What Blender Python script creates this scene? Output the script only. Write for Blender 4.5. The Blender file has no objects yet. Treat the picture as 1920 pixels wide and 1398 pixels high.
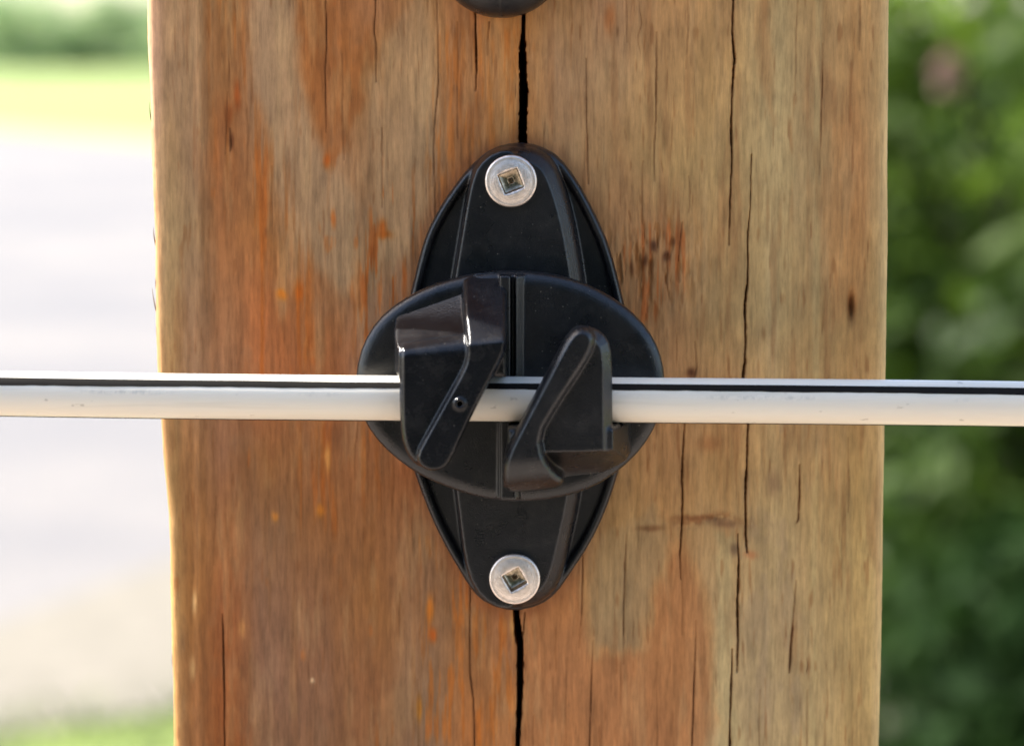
import bpy, math, random
import numpy as np
from mathutils import Vector

# ---------------------------------------------------------------- camera, world, sun, exposure
scene = bpy.context.scene
C = scene.collection
R = math.radians
D = 0.32                       # metres from the lens to the post face
PITCH = R(6.8)
cam_d = bpy.data.cameras.new("camera"); cam = bpy.data.objects.new("camera", cam_d); C.objects.link(cam)
cam.location = (0, -D*math.cos(PITCH), D*math.sin(PITCH))
cam.rotation_euler = (math.pi/2 - PITCH, 0, 0)
FPX = 4960.0                   # focal length in pixels of a 1920 wide frame
cam_d.sensor_width = 36; cam_d.lens = FPX*36/1920
cam_d.clip_start = 0.01; cam_d.clip_end = 3000
cam_d.dof.use_dof = True; cam_d.dof.focus_distance = 0.3125; cam_d.dof.aperture_fstop = 18.5
scene.camera = cam

SUN_EL, SUN_AZ = R(50), R(-65)      # azimuth from +Y towards +X: behind the post, to the left
w = bpy.data.worlds.new("World"); scene.world = w; w.use_nodes = True
nt = w.node_tree; bg = nt.nodes['Background']
sky = nt.nodes.new('ShaderNodeTexSky'); sky.sky_type = 'NISHITA'; sky.sun_disc = False
sky.sun_elevation = SUN_EL; sky.sun_rotation = SUN_AZ
sky.air_density = 1.0; sky.dust_density = 2.0; sky.ozone_density = 0.6
nt.links.new(sky.outputs[0], bg.inputs[0]); bg.inputs[1].default_value = 0.15
sun_d = bpy.data.lights.new("sun", 'SUN'); sun = bpy.data.objects.new("sun", sun_d); C.objects.link(sun)
sun_d.energy = 4.6; sun_d.angle = R(0.5); sun_d.color = (1.0, 0.95, 0.87)
sdir = Vector((math.sin(SUN_AZ)*math.cos(SUN_EL), math.cos(SUN_AZ)*math.cos(SUN_EL), math.sin(SUN_EL)))
sun.rotation_euler = sdir.to_track_quat('Z', 'Y').to_euler(); sun.location = (-2, 3, 5)
vs = scene.view_settings
vs.view_transform = 'Standard'; vs.look = 'None'; vs.gamma = 1; vs.use_curve_mapping = False
vs.exposure = 1.6
GROUND = -1.10

# ---------------------------------------------------------------- projection helpers (millimetres)
CY, CZ = -320*math.cos(PITCH), 320*math.sin(PITCH)
SP, CP = math.sin(PITCH), math.cos(PITCH)
def P(px, py, d):
    """photo pixel at depth d mm in front of the post face -> (x, z) mm"""
    a = (px-960)/FPX; b = (699-py)/FPX
    dy = CP + b*SP; dz = -SP + b*CP
    t = (-d - CY)/dy
    return (a*t, CZ + dz*t)
def Q(x, z, d):
    """inverse of P for arrays"""
    ry = -d - CY; rz = z - CZ
    f = ry*CP - rz*SP; u = ry*SP + rz*CP
    return 960 + x/f*FPX, 699 - u/f*FPX

rng = np.random.default_rng(7)
# ---------------------------------------------------------------- noise
_tab = {}
def vnoise(x, y, seed=0):
    if seed not in _tab: _tab[seed] = np.random.default_rng(1000+seed).random((256, 256)).astype(np.float32)
    t = _tab[seed]
    xi = np.floor(x).astype(int); yi = np.floor(y).astype(int)
    fx = x-xi; fy = y-yi
    fx = fx*fx*(3-2*fx); fy = fy*fy*(3-2*fy)
    g = lambda i, j: t[(i) % 256, (j) % 256]
    return (g(xi, yi)*(1-fx)+g(xi+1, yi)*fx)*(1-fy) + (g(xi, yi+1)*(1-fx)+g(xi+1, yi+1)*fx)*fy
def fnoise(x, y, seed=0, octv=4):
    s = 0; a = 1; tot = 0
    for o in range(octv):
        s = s + a*vnoise(x*2**o+o*17.3, y*2**o+o*9.1, seed+o); tot += a; a *= 0.55
    return s/tot
def sstep(a, b, x):
    t = np.clip((x-a)/(b-a), 0, 1); return t*t*(3-2*t)

# ---------------------------------------------------------------- object helpers
def mesh_np(name, verts, quads, smooth=True):
    me = bpy.data.meshes.new(name)
    verts = np.asarray(verts, np.float32); quads = np.asarray(quads, np.int32); k = quads.shape[1]
    me.vertices.add(len(verts)); me.vertices.foreach_set('co', verts.ravel())
    me.loops.add(quads.size); me.loops.foreach_set('vertex_index', quads.ravel())
    me.polygons.add(len(quads)); me.polygons.foreach_set('loop_start', np.arange(0, quads.size, k, dtype=np.int32))
    me.update(calc_edges=True)
    me.polygons.foreach_set('use_smooth', np.full(len(quads), smooth)); me.update()
    return me
def obj(name, me, mat, parent=None):
    o = bpy.data.objects.new(name, me); C.objects.link(o)
    if mat: me.materials.append(mat)
    if parent: o.parent = parent
    return o
def tag(o, label=None, cat=None, group=None, kind=None):
    for k, v in (('label', label), ('category', cat), ('group', group), ('kind', kind)):
        if v: o[k] = v
    return o
def empty(name, loc, scale=1.0):
    o = bpy.data.objects.new(name, None); C.objects.link(o); o.location = loc; o.scale = (scale,)*3
    o.empty_display_size = 0.01/scale if scale != 1 else 0.1
    return o
def pym(name, verts, faces, smooth=False):
    me = bpy.data.meshes.new(name); me.from_pydata([tuple(v) for v in verts], [], faces); me.update()
    if smooth: me.polygons.foreach_set('use_smooth', [True]*len(me.polygons))
    return me

# ---------------------------------------------------------------- materials
class NT:
    def __init__(s, name):
        s.m = bpy.data.materials.new(name); s.m.use_nodes = True; s.t = s.m.node_tree
        s.b = s.t.nodes['Principled BSDF']
    def n(s, typ, **kw):
        x = s.t.nodes.new(typ)
        for k, v in kw.items():
            if k.startswith('i_'): x.inputs[k[2:].replace('_', ' ')].default_value = v
            else: setattr(x, k, v)
        return x
    def l(s, a, b): s.t.links.new(a, b)
    def noise(s, scale, vec=None, detail=4, rough=0.55):
        x = s.n('ShaderNodeTexNoise'); x.inputs['Scale'].default_value = scale
        x.inputs['Detail'].default_value = detail; x.inputs['Roughness'].default_value = rough
        if vec is not None: s.l(vec, x.inputs['Vector'])
        return x.outputs['Fac']
    def coord(s, scale=(1, 1, 1)):
        c = s.n('ShaderNodeTexCoord'); mp = s.n('ShaderNodeMapping'); mp.inputs['Scale'].default_value = scale
        s.l(c.outputs['Object'], mp.inputs['Vector']); return mp.outputs[0]
    def ramp(s, fac, stops):
        r = s.n('ShaderNodeValToRGB'); e = r.color_ramp.elements
        while len(e) < len(stops): e.new(0.5)
        for k, (p, c) in enumerate(stops):
            e[k].position = p; e[k].color = (c[0], c[1], c[2], 1) if hasattr(c, '__len__') else (c, c, c, 1)
        s.l(fac, r.inputs[0]); return r.outputs[0]
    def mix(s, a, b, fac, mode='MIX'):
        x = s.n('ShaderNodeMix', data_type='RGBA', blend_type=mode)
        for src, i in ((fac, 0), (a, 6), (b, 7)):
            if isinstance(src, (int, float)): x.inputs[i].default_value = src
            elif isinstance(src, tuple): x.inputs[i].default_value = (*src, 1)
            else: s.l(src, x.inputs[i])
        return x.outputs[2]
    def bump(s, h, strength, dist, normal=None):
        x = s.n('ShaderNodeBump'); x.inputs['Strength'].default_value = strength; x.inputs['Distance'].default_value = dist
        s.l(h, x.inputs['Height'])
        if normal is not None: s.l(normal, x.inputs['Normal'])
        return x.outputs[0]

def mat_plastic(name, rough=0.29, specks=0.5):
    n = NT(name); co = n.coord()
    grain = n.noise(5.0, co, 3); broad = n.noise(0.22, co, 4)
    sp = n.noise(3.1, co, 1, 0.4)
    mask = n.ramp(sp, [(0.0, 0.0), (0.765, 0.0), (0.80, specks)])
    base = n.mix((0.0050, 0.0055, 0.0075), (0.0085, 0.009, 0.0108), broad)
    scr = n.noise(2.2, n.coord((.25, 1, 2.2)), 5, .75); dust = n.noise(.5, co, 6, .7)
    base = n.mix(base, (.055, .05, .045), n.ramp(dust, [(.50, 0.0), (.75, .30)]))
    base = n.mix(base, (.12, .11, .10), n.ramp(scr, [(.66, 0.0), (.74, .35)]))
    n.l(n.mix(base, (0.30, 0.27, 0.22), mask), n.b.inputs['Base Color'])
    n.l(n.ramp(broad, [(0.3, rough-0.06), (0.7, rough+0.10)]), n.b.inputs['Roughness'])
    n.b.inputs['Specular IOR Level'].default_value = 0.5
    n.b.inputs['Coat Weight'].default_value = 0.0
    n.l(n.bump(grain, 0.10, 0.018), n.b.inputs['Normal'])
    return n.m
M_PL = mat_plastic('black_plastic')
M_PL2 = mat_plastic('glossy_black_plastic', 0.17, 0.35)
M_PL2.node_tree.nodes['Principled BSDF'].inputs['Specular IOR Level'].default_value = 0.36

def mat_metal():
    n = NT('brushed_steel'); co = n.coord()
    a = n.noise(1.6, co, 5); b = n.noise(7, co, 3)
    n.b.inputs['Metallic'].default_value = 1
    n.l(n.mix((0.92, 0.83, 0.76), (0.70, 0.61, 0.54), n.ramp(a, [(0.35, 0.0), (0.75, 1.0)])), n.b.inputs['Base Color'])
    n.l(n.ramp(b, [(0.3, 0.34), (0.7, 0.50)]), n.b.inputs['Roughness'])
    n.l(n.bump(b, 0.15, 0.05), n.b.inputs['Normal'])
    return n.m
M_ST = mat_metal()
_n = NT('shaded_recess'); _n.b.inputs['Metallic'].default_value = 1; _n.b.inputs['Roughness'].default_value = .32  # brassy metal darkened: shade of the deep socket put into its colour
_n.l(_n.ramp(_n.noise(2.2, _n.coord(), 4), [(.35, (.26, .21, .15)), (.65, (.62, .52, .39))]), _n.b.inputs['Base Color']); M_REC = _n.m

def mat_wood():
    n = NT('weathered_timber')
    at = n.n('ShaderNodeAttribute', attribute_name='grain_colour')
    co = n.coord((1, 1, 0.10)); co2 = n.coord((1, 1, 0.35))
    fine = n.noise(2600, co, 5, 0.65); mott = n.noise(1100, co2, 5, 0.7)
    f = n.ramp(fine, [(0.30, 0.76), (0.5, 1.0), (0.70, 1.16)])
    f2 = n.ramp(mott, [(0.3, 0.86), (0.5, 1.0), (0.7, 1.11)])
    c = n.mix(at.outputs['Color'], f, 1.0, 'MULTIPLY'); c = n.mix(c, f2, 1.0, 'MULTIPLY')
    n.l(c, n.b.inputs['Base Color'])
    n.b.inputs['Roughness'].default_value = 0.72; n.b.inputs['Specular IOR Level'].default_value = 0.25
    n.l(n.bump(fine, 0.35, 0.00012, n.bump(mott, 0.3, 0.00015)), n.b.inputs['Normal'])
    return n.m
M_WOOD = mat_wood()

# ---------------------------------------------------------------- the timber post
# widths in photo pixels; each crack: polyline of (px, py, width_px), depth mm
CR = [
 ([(982,-1200,4),(981,-300,8),(982,30,5),(981,60,8),(979,90,11),(981,130,13),(982,180,15),(980,230,14),(981,272,13),(978,500,12),(972,800,12),(968,1100,12),(969,1150,11),(972,1190,13),(976,1215,12),(975,1300,11),(972,1370,9),(970,1420,8),(972,2400,6)], 14),
 ([(984,1146,3),(981,1185,4),(977,1212,2)], 4),
 ([(1376,-500,4),(1375,0,5),(1373,60,5),(1377,110,6),(1373,170,5),(1371,230,5),(1373,300,5),(1370,370,4),(1367,460,2)], 3.0),
 ([(1408,290,1.5),(1406,400,3),(1402,450,4),(1402,520,5),(1398,580,6),(1397,680,6),(1395,705,6),(1402,790,6),(1399,860,6),(1399,940,6.5),(1400,1010,4),(1401,1035,2)], 3.5),
 ([(1385,1000,2),(1385,1060,5),(1382,1130,6),(1383,1200,7),(1382,1260,2)], 3.0),
 ([(1373,1215,2),(1370,1290,5),(1368,1398,5),(1366,1800,4)], 3.0),
 ([(1284,770,2),(1281,820,4),(1278,900,4),(1279,980,5),(1275,1040,3.5),(1277,1085,1.5)], 2.2),
 ([(611,-300,3),(611,0,3.5),(611,100,3.5),(612,200,3.5),(612,250,1.5)], 2),
 ([(703,-300,3),(704,20,4),(702,60,3),(706,80,4),(706,155,2)], 2),
 ([(642,100,1.2),(643,200,2.5),(645,300,1.2)], 1.2),
 ([(891,20,4),(891,80,5),(892,120,5),(891,172,2)], 2.5),
 ([(918,40,4),(916,70,3),(915,105,1.5)], 1.5),
 ([(1099,110,1.2),(1099,180,3),(1101,260,4),(1102,345,2.5)], 1.8),
 ([(1231,60,1.5),(1230,140,4),(1229,230,3.5),(1227,340,1.5)], 2),
 ([(1290,-20,2),(1289,60,2.5),(1286,130,1.5)], 1),
 ([(1174,-20,3),(1175,60,2.5),(1176,80,1.2)], 1),
 ([(882,1085,3),(881,1180,4),(882,1260,4),(888,1310,4),(890,1398,4),(890,1700,3)], 2.2),
 ([(1173,1000,1.5),(1172,1080,3.5),(1170,1180,3.5),(1170,1245,1.2)], 1.8),
 ([(1112,1200,1.5),(1109,1280,4),(1106,1398,4.5),(1105,1600,3)], 2),
 ([(1306,1160,1.5),(1302,1260,4.5),(1298,1398,4.5),(1296,1600,3)], 2.2),
 ([(1092,1010,1.5),(1093,1060,3.5),(1090,1150,3.5),(1086,1215,1.5)], 1.6),
 ([(417,1150,1.5),(418,1230,4),(421,1300,5),(422,1398,4),(423,1700,4)], 2),
 ([(815,250,3),(812,350,2)], 1), ([(820,-40,2),(821,170,3.5),(814,260,2.5),(817,370,2.5),(818,440,1.2)], 1.5),
 ([(718,240,1.5),(718,320,2.8),(717,390,1.2)], 1.2),
 ([(1543,80,1.5),(1542,160,4),(1540,230,3),(1536,330,1.2)], 1.8),
 ([(1495,-20,2),(1493,100,2.4),(1490,180,1.5)], 1), ([(1613,0,2.5),(1612,50,3),(1612,95,1.2)], 1.2),
 ([(1591,820,1.5),(1592,900,3),(1590,960,1.5)], 1), ([(1302,640,1.5),(1306,690,3),(1300,710,3)], 1.5),
 ([(1499,870,3),(1500,930,7),(1497,974,5),(1493,982,1)], 0.7), ([(1492,1085,1.5),(1487,1160,4),(1482,1240,7),(1480,1262,2)], 0.8),
 ([(1205,300,1.5),(1203,380,3),(1204,460,1.8)], 1.2), ([(1278,415,2),(1275,450,4),(1272,490,3)], 1.4),
 ([(1290,330,1.5),(1293,360,2.4),(1291,400,1.2)], .8), ([(858,40,1.5),(857,200,2.5),(860,260,1.5)], .8),
 ([(783,1270,1.5),(785,1340,2.5),(784,1420,2.5)], .8), ([(673,770,1.2),(667,840,3),(666,900,1.2)], 1),
 ([(1232,1240,1.2),(1232,1320,2),(1231,1420,2)], .7), ([(1425,1290,1.2),(1423,1350,2.5),(1424,1450,2)], .9),
 ([(1515,1290,1.2),(1513,1370,2.5),(1512,1450,2)], .8), ([(1275,1060,2),(1280,1120,3),(1279,1190,1.5)], .8),
 ([(1001,1340,2),(999,1370,3),(998,1420,3)], 1), ([(1063,1230,1.2),(1061,1290,2.2),(1062,1420,2)], .8),
 ([(405,930,2),(402,1000,2.6),(400,1060,1.5)], .6), ([(427,170,2),(425,250,3.5),(424,290,1.5)], .8),
 ([(432,240,1.5),(434,270,5),(431,285,1.5)], .7), ([(510,310,1.5),(511,400,2.4),(510,440,1.2)], .6),
]
def polyline_dist(px, py, pts):
    """lateral pixel distance to a mostly vertical polyline and its local width"""
    ys = np.array([p[1] for p in pts], float); xs = np.array([p[0] for p in pts], float); ws = np.array([p[2] for p in pts], float)
    cx = np.interp(py, ys, xs); wd = np.interp(py, ys, ws)
    inside = (py >= ys[0]) & (py <= ys[-1])
    return px-cx, np.where(inside, wd, 0)

# control colours of the weathered face (display sRGB), rows by py, columns by px
gx = [280, 320, 360, 420, 500, 600, 700, 800, 880, 960, 1050, 1150, 1250, 1350, 1450, 1540, 1610, 1660]
gy = [0, 150, 300, 450, 600, 720, 850, 1000, 1150, 1300, 1398]
G = [
 "C59E7E B28E68 A6845E A0703F A88463 AE7B45 A67644 AD8355 A87247 B0804E A88358 AC8560 B38B5C B08C5C B19B6D A88A5C AF8A58 B99A68",
 "CBA68A A98965 A58662 9B6B3E A48465 A8713D A37748 AD8659 AB7140 B27B42 AB8862 B08F65 B4905F B5935F B5A173 A88B60 B18C5B BB9E6C",
 "C8A586 AC8C63 A18260 A1683A A27D58 A9805A A88057 A8825A A87243 B27A45 B58B5E B08B5C B3935F B49764 B7A172 A58D62 B1895A BB9E6D",
 "C0A075 A98F66 9B805C 9F6B40 A26D3B A5805A A48058 AB8058 AE6B3B A7693D B48B60 B08457 B08558 B4915F B8A06F A98D60 B58B57 BBA06C",
 "B89468 AA8C60 99795A 9A6C47 A9683A A16B3F 9E7A5A A07858 A86A40 A0704C A8774C B07C4E B28657 B1915F B69C6B A98B5B AE8B58 BCA06B",
 "B99766 A98A5C 947456 926B4B A16840 A06338 967055 987055 A8653A A0704C A8774C B1875B B38C5F B08B5C B59968 AE9362 AC8B58 C0A371",
 "BB9A69 A38355 A0784F 936B4D 93683F 976843 9D6A42 A5683C A8653A A0704C A8774C AE8B60 AF8A5E B1905F B3996B AE9163 B09562 C0A36F",
 "BC9A63 A98750 A27344 A06E44 8E6A4B 96683F 9D6C42 98714F A06C45 A0704C B08A60 B0905F AE8B5D B4976A AE9A70 B39A6A B19A66 C6AC76",
 "BF9B62 AD8A52 A0713F 9D6238 8D694E 8E6544 98693C 937050 96693F A5704A AA7A4E A58E68 B08658 B49B70 AB976F B29B6C B79D68 C3AB74",
 "BE9B63 AC8850 9F6D40 9C5D30 8F6A50 8C6548 94653F 8B6F53 A56E3E AD7A4A AE7A50 AC7C52 AF8050 B39E74 AF9A72 B29C6E B79D68 C3AA72",
 "BE9B63 AC8850 9F6D40 9A5A2C 8C6648 8B6547 91643F 8A6C50 A56C3C AF7848 B07848 AC7A50 B07C50 B39E74 B09A70 B39D6E B79B66 C3AA70",
]
GRID = np.array([[[int(c[i:i+2], 16)/255 for i in (0, 2, 4)] for c in r.split()] for r in G])
def hexc(h): return np.array([int(h[i:i+2], 16)/255 for i in (0, 2, 4)])
def grid_col(px, py):
    x = np.clip(px, gx[0], gx[-1]-1e-3); y = np.clip(py, gy[0], gy[-1]-1e-3)
    fx = np.interp(x, gx, range(len(gx))); fy = np.interp(y, gy, range(len(gy)))
    ix = np.clip(np.floor(fx).astype(int), 0, len(gx)-2); iy = np.clip(np.floor(fy).astype(int), 0, len(gy)-2)
    tx = (fx-ix)[..., None]; ty = (fy-iy)[..., None]
    tx = tx*tx*(3-2*tx)
    return (GRID[iy, ix]*(1-tx)+GRID[iy, ix+1]*tx)*(1-ty) + (GRID[iy+1, ix]*(1-tx)+GRID[iy+1, ix+1]*tx)*ty
def poly_sdf(X, Y, pts):
    pts = np.asarray(pts, float); d = np.full(X.shape, 1e18); s = np.ones(X.shape)
    n = len(pts); j = n-1
    for i in range(n):
        ex, ey = pts[j]-pts[i]; wx = X-pts[i, 0]; wy = Y-pts[i, 1]
        t = np.clip((wx*ex+wy*ey)/(ex*ex+ey*ey+1e-12), 0, 1)
        d = np.minimum(d, (wx-ex*t)**2+(wy-ey*t)**2)
        c1 = Y >= pts[i, 1]; c2 = Y < pts[j, 1]; c3 = ex*wy > ey*wx
        flip = (c1 & c2 & c3) | (~c1 & ~c2 & ~c3); s = np.where(flip, -s, s); j = i
    return s*np.sqrt(d)
def chaikin(pts, n=2):
    pts = np.asarray(pts, float)
    for _ in range(n):
        q = np.roll(pts, -1, 0); a = pts*.75+q*.25; b = pts*.25+q*.75
        pts = np.stack([a, b], 1).reshape(-1, 2)
    return pts

def srgb2lin(c): return np.where(c <= .04045, c/12.92, ((c+.055)/1.055)**2.4)
WOOD_GAIN = np.array([1.07, .965, .87])      # display colour of the photo -> albedo

def build_post():
    # columns: parameter along the cross section; front face is dense
    HW = 44.6; RC = 1.7; DEPTH = 89.0
    ang = np.linspace(0, math.pi/2, 14)
    cols = []   # (x, depth y (mm, + = backwards))
    fine = np.arange(-HW+RC, HW-RC+1e-6, 0.125)
    left = [(-HW+RC-RC*math.sin(a), RC-RC*math.cos(a)) for a in ang[1:]][::-1]
    right = [(HW-RC+RC*math.sin(a), RC-RC*math.cos(a)) for a in ang[1:]]
    side = np.linspace(RC+1, DEPTH-1, 60)
    cols = [(0, DEPTH)] + [(-HW+1, DEPTH)] + [(-HW, y) for y in side[::-1]] + left + [(x, 0) for x in fine] + right + [(HW, y) for y in side] + [(HW-1, DEPTH)]
    cols = np.array(cols); nc = len(cols)
    zf = np.arange(-49, 49.01, 0.15)
    zs = np.concatenate([np.arange(-1180, -50, 6.0), zf, np.arange(50, 331, 6.0), [333.]])
    nr = len(zs)
    X = np.repeat(cols[None, :, 0], nr, 0); Y = np.repeat(cols[None, :, 1], nr, 0); Z = np.repeat(zs[:, None], nc, 1)
    # edge lines of the photo's silhouette, at 3 mm behind the face
    ez = [(282,-30),(281,60),(284,180),(290,380),(296,540),(298,700),(306,800),(314,880),(320,960),(326,1150),(329,1420)]
    er = [(1664,-30),(1663,60),(1661,300),(1660,500),(1658,650),(1655,780),(1653,950),(1649,1200),(1644,1420)]
    def edge(e):
        q = np.array([P(a, b, -3) for a, b in e]); o = np.argsort(q[:, 1]); return q[o, 1], q[o, 0]
    lz, lx = edge(ez); rz, rx = edge(er)
    L = np.interp(Z, lz, lx); Rr = np.interp(Z, rz, rx)
    wob = (vnoise(Z*0.18, Z*0+3, 5)-.5)*0.28 + (vnoise(Z*1.3, Z*0+8, 6)-.5)*0.04
    wobr = (vnoise(Z*0.12, Z*0+13, 7)-.5)*0.10 + (vnoise(Z*1.1, Z*0+28, 8)-.5)*0.03
    t = (X+HW)/(2*HW)
    X = L*(1-t)+Rr*t + wob*(1-t)**6 + wobr*t**6
    px, py = Q(X, Z, -Y)
    # ---- relief
    front = (1-sstep(0.2, RC, Y))
    h = (fnoise(X*0.5, Z*0.03, 20, 3)-.5)*0.40 + (fnoise(X*3.5, Z*0.12, 30, 3)-.5)*0.05 + (fnoise(X*9, Z*0.8, 35, 2)-.5)*0.03
    h += -0.5*sstep(20, 0, np.abs(px-405+ (py-600)*-0.01))*0.5        # shallow trough near left arris
    h += 0.35*sstep(14, 0, np.abs(px-375)) - 0.3*sstep(16, 0, np.abs(px-1600)) - 0.15*sstep(10, 0, np.abs(px-1545))
    crack = np.zeros_like(X); stain = np.zeros_like(X)
    for k, (pts, dep) in enumerate(CR):
        jx = (vnoise(py*0.014, py*0+k*3.7, 40)-.5)*3.0 + (vnoise(py*0.09, py*0+k*1.7, 41)-.5)*0.9
        dx, wd = polyline_dist(px+(jx if k else jx*.7), py, pts)
        wd = wd*(0.72+0.35*vnoise(py*0.05, py*0+k, 43)+.3*vnoise(py*0.22, py*0+k, 45))*(0.80 if k == 0 else (0.25+.42*vnoise(py*.02, py*0+k*2.3, 47)) if pts[len(pts)//2][2] > 4.5 else 0.36)
        hw = np.maximum(wd/2, 1e-3)
        prof = np.where(wd > 0, np.clip(1.25-np.abs(dx)/hw, 0, 1), 0) if k == 0 else np.where(wd > 0, np.clip(1.3-np.abs(dx)/np.maximum(hw, 1.2), 0, 1), 0)
        if k == 0: prof = sstep(0, 0.35, prof)
        dep = dep if k == 0 else dep*.5 if pts[len(pts)//2][2] > 4.5 else dep*.3
        crack = np.maximum(crack, prof*dep*np.clip(wd/3.5, .25, 1))
        stain = np.maximum(stain, np.where(wd > 0, np.exp(-(dx/(hw+1.1))**2)*np.clip(wd/2.4, 0.3, .95), 0))
    # many hairline checks, random
    hr = np.random.default_rng(5)
    hair = np.zeros_like(X)
    ff = (zs > -49.5) & (zs < 49.5)
    for k in range(230):
        x0 = hr.uniform(-43, 43) if k < 120 else hr.uniform(-10, 20); z0 = hr.uniform(-50, 50); ln = hr.uniform(1.5, 9); dp = hr.uniform(.03, .16)
        if k % 5 == 0: x0 = hr.uniform(-37, -30)
        r0, r1 = np.searchsorted(zs, [z0-ln/2, z0+ln/2]); c0, c1 = np.searchsorted(cols[:, 0][74:74+len(fine)], [x0-1, x0+1])+74
        if r1 <= r0+2 or c1 <= c0: continue
        sx = X[r0:r1, c0:c1]; sz = Z[r0:r1, c0:c1]
        d_ = np.abs(sx-x0-(vnoise(sz*.5, sz*0+k, 44)-.5)*0.5); e = 1-((sz-z0)/(ln/2))**2
        hair[r0:r1, c0:c1] = np.maximum(hair[r0:r1, c0:c1], np.clip(1-d_/0.16, 0, 1)*dp*e)
    # knotty torn patch right of the insulator
    tx, tz = (px-1225)/85, (py-490)/85
    patch = np.exp(-(tx**2+tz**2)**1.3)
    torn = patch*sstep(.50, .72, fnoise(px*0.10, py*0.018, 50, 4))
    blot = np.exp(-(((px-1320)/75)**2+((py-975-8*np.sin(px*.05))/9)**2))
    h -= torn*.35 + blot*0.25*fnoise(px*.1, py*.1, 52, 2)
    h -= 0.9*np.exp(-((px-1597)/6)**2-((py-575)/24)**2)
    dsp = h*front - crack*front - hair
    # ---- colour
    wx = (fnoise(px*0.02, py*0.003, 60, 3)-.5)*24; wy = (fnoise(px*0.03, py*0.004, 63, 3)-.5)*150
    col = grid_col(px+wx, py+wy)
    def blend(mask, hx, amt=1.0):
        nonlocal col
        m = (np.clip(mask, 0, 1)*amt)[..., None]; col = col*(1-m)+hexc(hx)*m
    st = fnoise(px*0.075, py*0.0035, 70, 4); st2 = fnoise(px*0.16, py*0.011, 74, 3); st3 = fnoise(px*0.03, py*0.012, 78, 4)
    jit = (fnoise(px*.05, py*.02, 82, 3)-.5)*22
    PY = py
    def reg(pts, soft=10, off=0.0): return sstep(soft, -soft, poly_sdf(px+jit, PY+jit*2.2, pts)+off)
    # left cathedral: warm tongue, greyer flanks
    blend(reg([(548,-60),(556,100),(585,220),(618,315),(650,300),(672,200),(700,60),(712,-60)], 12), 'A06432', .8)
    blend(reg([(470,-60),(548,-60),(560,130),(600,290),(690,380),(650,560),(560,470),(500,300),(480,150)], 18), 'A88B68', .8)
    blend(reg([(730,60),(800,-60),(815,200),(805,420),(690,560),(700,340),(690,200)], 16), 'AE906A', .7)
    # orange streaked patches
    orange = sstep(.50, .70, st)*(reg([(395,-60),(440,-60),(470,180),(520,300),(580,480),(590,680),(540,720),(470,700),(440,450),(400,200)], 26))
    blend(orange, 'B0601F', .75)
    orange2 = sstep(.50, .68, st2)*reg([(690,380),(770,330),(790,440),(760,560),(700,620),(675,700),(665,540)], 22)
    blend(orange2, 'B8601E', .8)
    orange3 = sstep(.48, .68, st2)*reg([(830,60),(975,40),(975,290),(880,270),(820,420),(800,300)], 24)
    blend(orange3, 'B86E2C', .65)
    blend(sstep(.50, .66, st2)*reg([(1160,470),(1240,400),(1290,430),(1280,540),(1220,620),(1190,600),(1165,540)], 18), 'B9642C', .75)
    blend(sstep(.5, .7, st)*reg([(560,800),(680,780),(720,900),(700,1020),(560,1000)], 24), 'B0601F', .6)
    blend(sstep(.5, .68, st2)*reg([(780,1000),(880,1060),(970,1150),(970,1398),(780,1398),(790,1160)], 24), 'B4651F', .6)
    blend(reg([(980,1150),(1040,1130),(1090,1080),(1100,1215),(1205,1225),(1230,1130),(1255,1060),(1273,1020),(1300,1060),(1325,1130),(1335,1240),(1330,1460),(985,1460)], 15), 'B07A4C', .7)
    blend(reg([(1106,1010),(1230,950),(1262,1020),(1225,1110),(1205,1212),(1112,1222),(1104,1120)], 13), 'A38C66', .65)
    # pale latewood line round those cathedrals
    for pts in ([(1103,1080),(1100,1120),(1104,1180),(1112,1222),(1160,1222),(1203,1212),(1222,1130),(1245,1060),(1272,1018),(1300,1058),(1322,1120),(1334,1200),(1342,1330),(1365,1380)],):
        dmin = np.full(px.shape, 1e9)
        for (ax, ay), (bx, by) in zip(pts[:-1], pts[1:]):
            q = px+jit*.6; r_ = PY+jit*1.0
            tt = np.clip(((q-ax)*(bx-ax)+(r_-ay)*(by-ay))/((bx-ax)**2+(by-ay)**2), 0, 1)
            dmin = np.minimum(dmin, np.hypot(q-ax-tt*(bx-ax), r_-ay-tt*(by-ay)))
        blend(np.exp(-(dmin/10)**2)*(.5+.5*vnoise(px*.04, py*.02, 130)), 'BE9460', .6)
    blend(reg([(1342,1000),(1375,1000),(1372,1300),(1420,1460),(1350,1460),(1345,1300)], 9), 'B5A578', .7)
    blend(sstep(.48, .62, st3)*reg([(1395,700),(1520,760),(1500,1398),(1395,1398)], 20), 'A38F70', .5)
    blend(reg([(1410,-60),(1440,-60),(1452,120),(1450,230),(1425,150)], 12), 'A67E50', .6)
    blend(reg([(1530,360),(1600,150),(1625,320),(1610,560),(1560,620),(1545,500)], 20), 'AF7F4E', .45)
    blend(sstep(18, 4, np.abs(px-1445-(py-400)*.01))*sstep(300, 500, py), 'BBA577', .5)
    blend(sstep(10, 3, np.abs(px-1530+(py-600)*.008)), 'B6A878', .35)
    blend(np.exp(-((px-1597)/7)**2-((py-575)/26)**2), '6E3F1C', .8)
    blend(np.exp(-((px-1440)/36)**2-((py-30)/30)**2)*0, 'B9A57A')
    # streaks: lighter and darker grain, grey weathering
    blend(sstep(.56, .78, st3)*(px < 1000), '94785C', .2)
    blend(sstep(.55, .75, fnoise(px*.04, py*.006, 90, 4)), 'C0A274', .28)
    blend(sstep(.60, .80, fnoise(px*.06, py*.005, 95, 3)), '8A5E38', .30)
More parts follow.
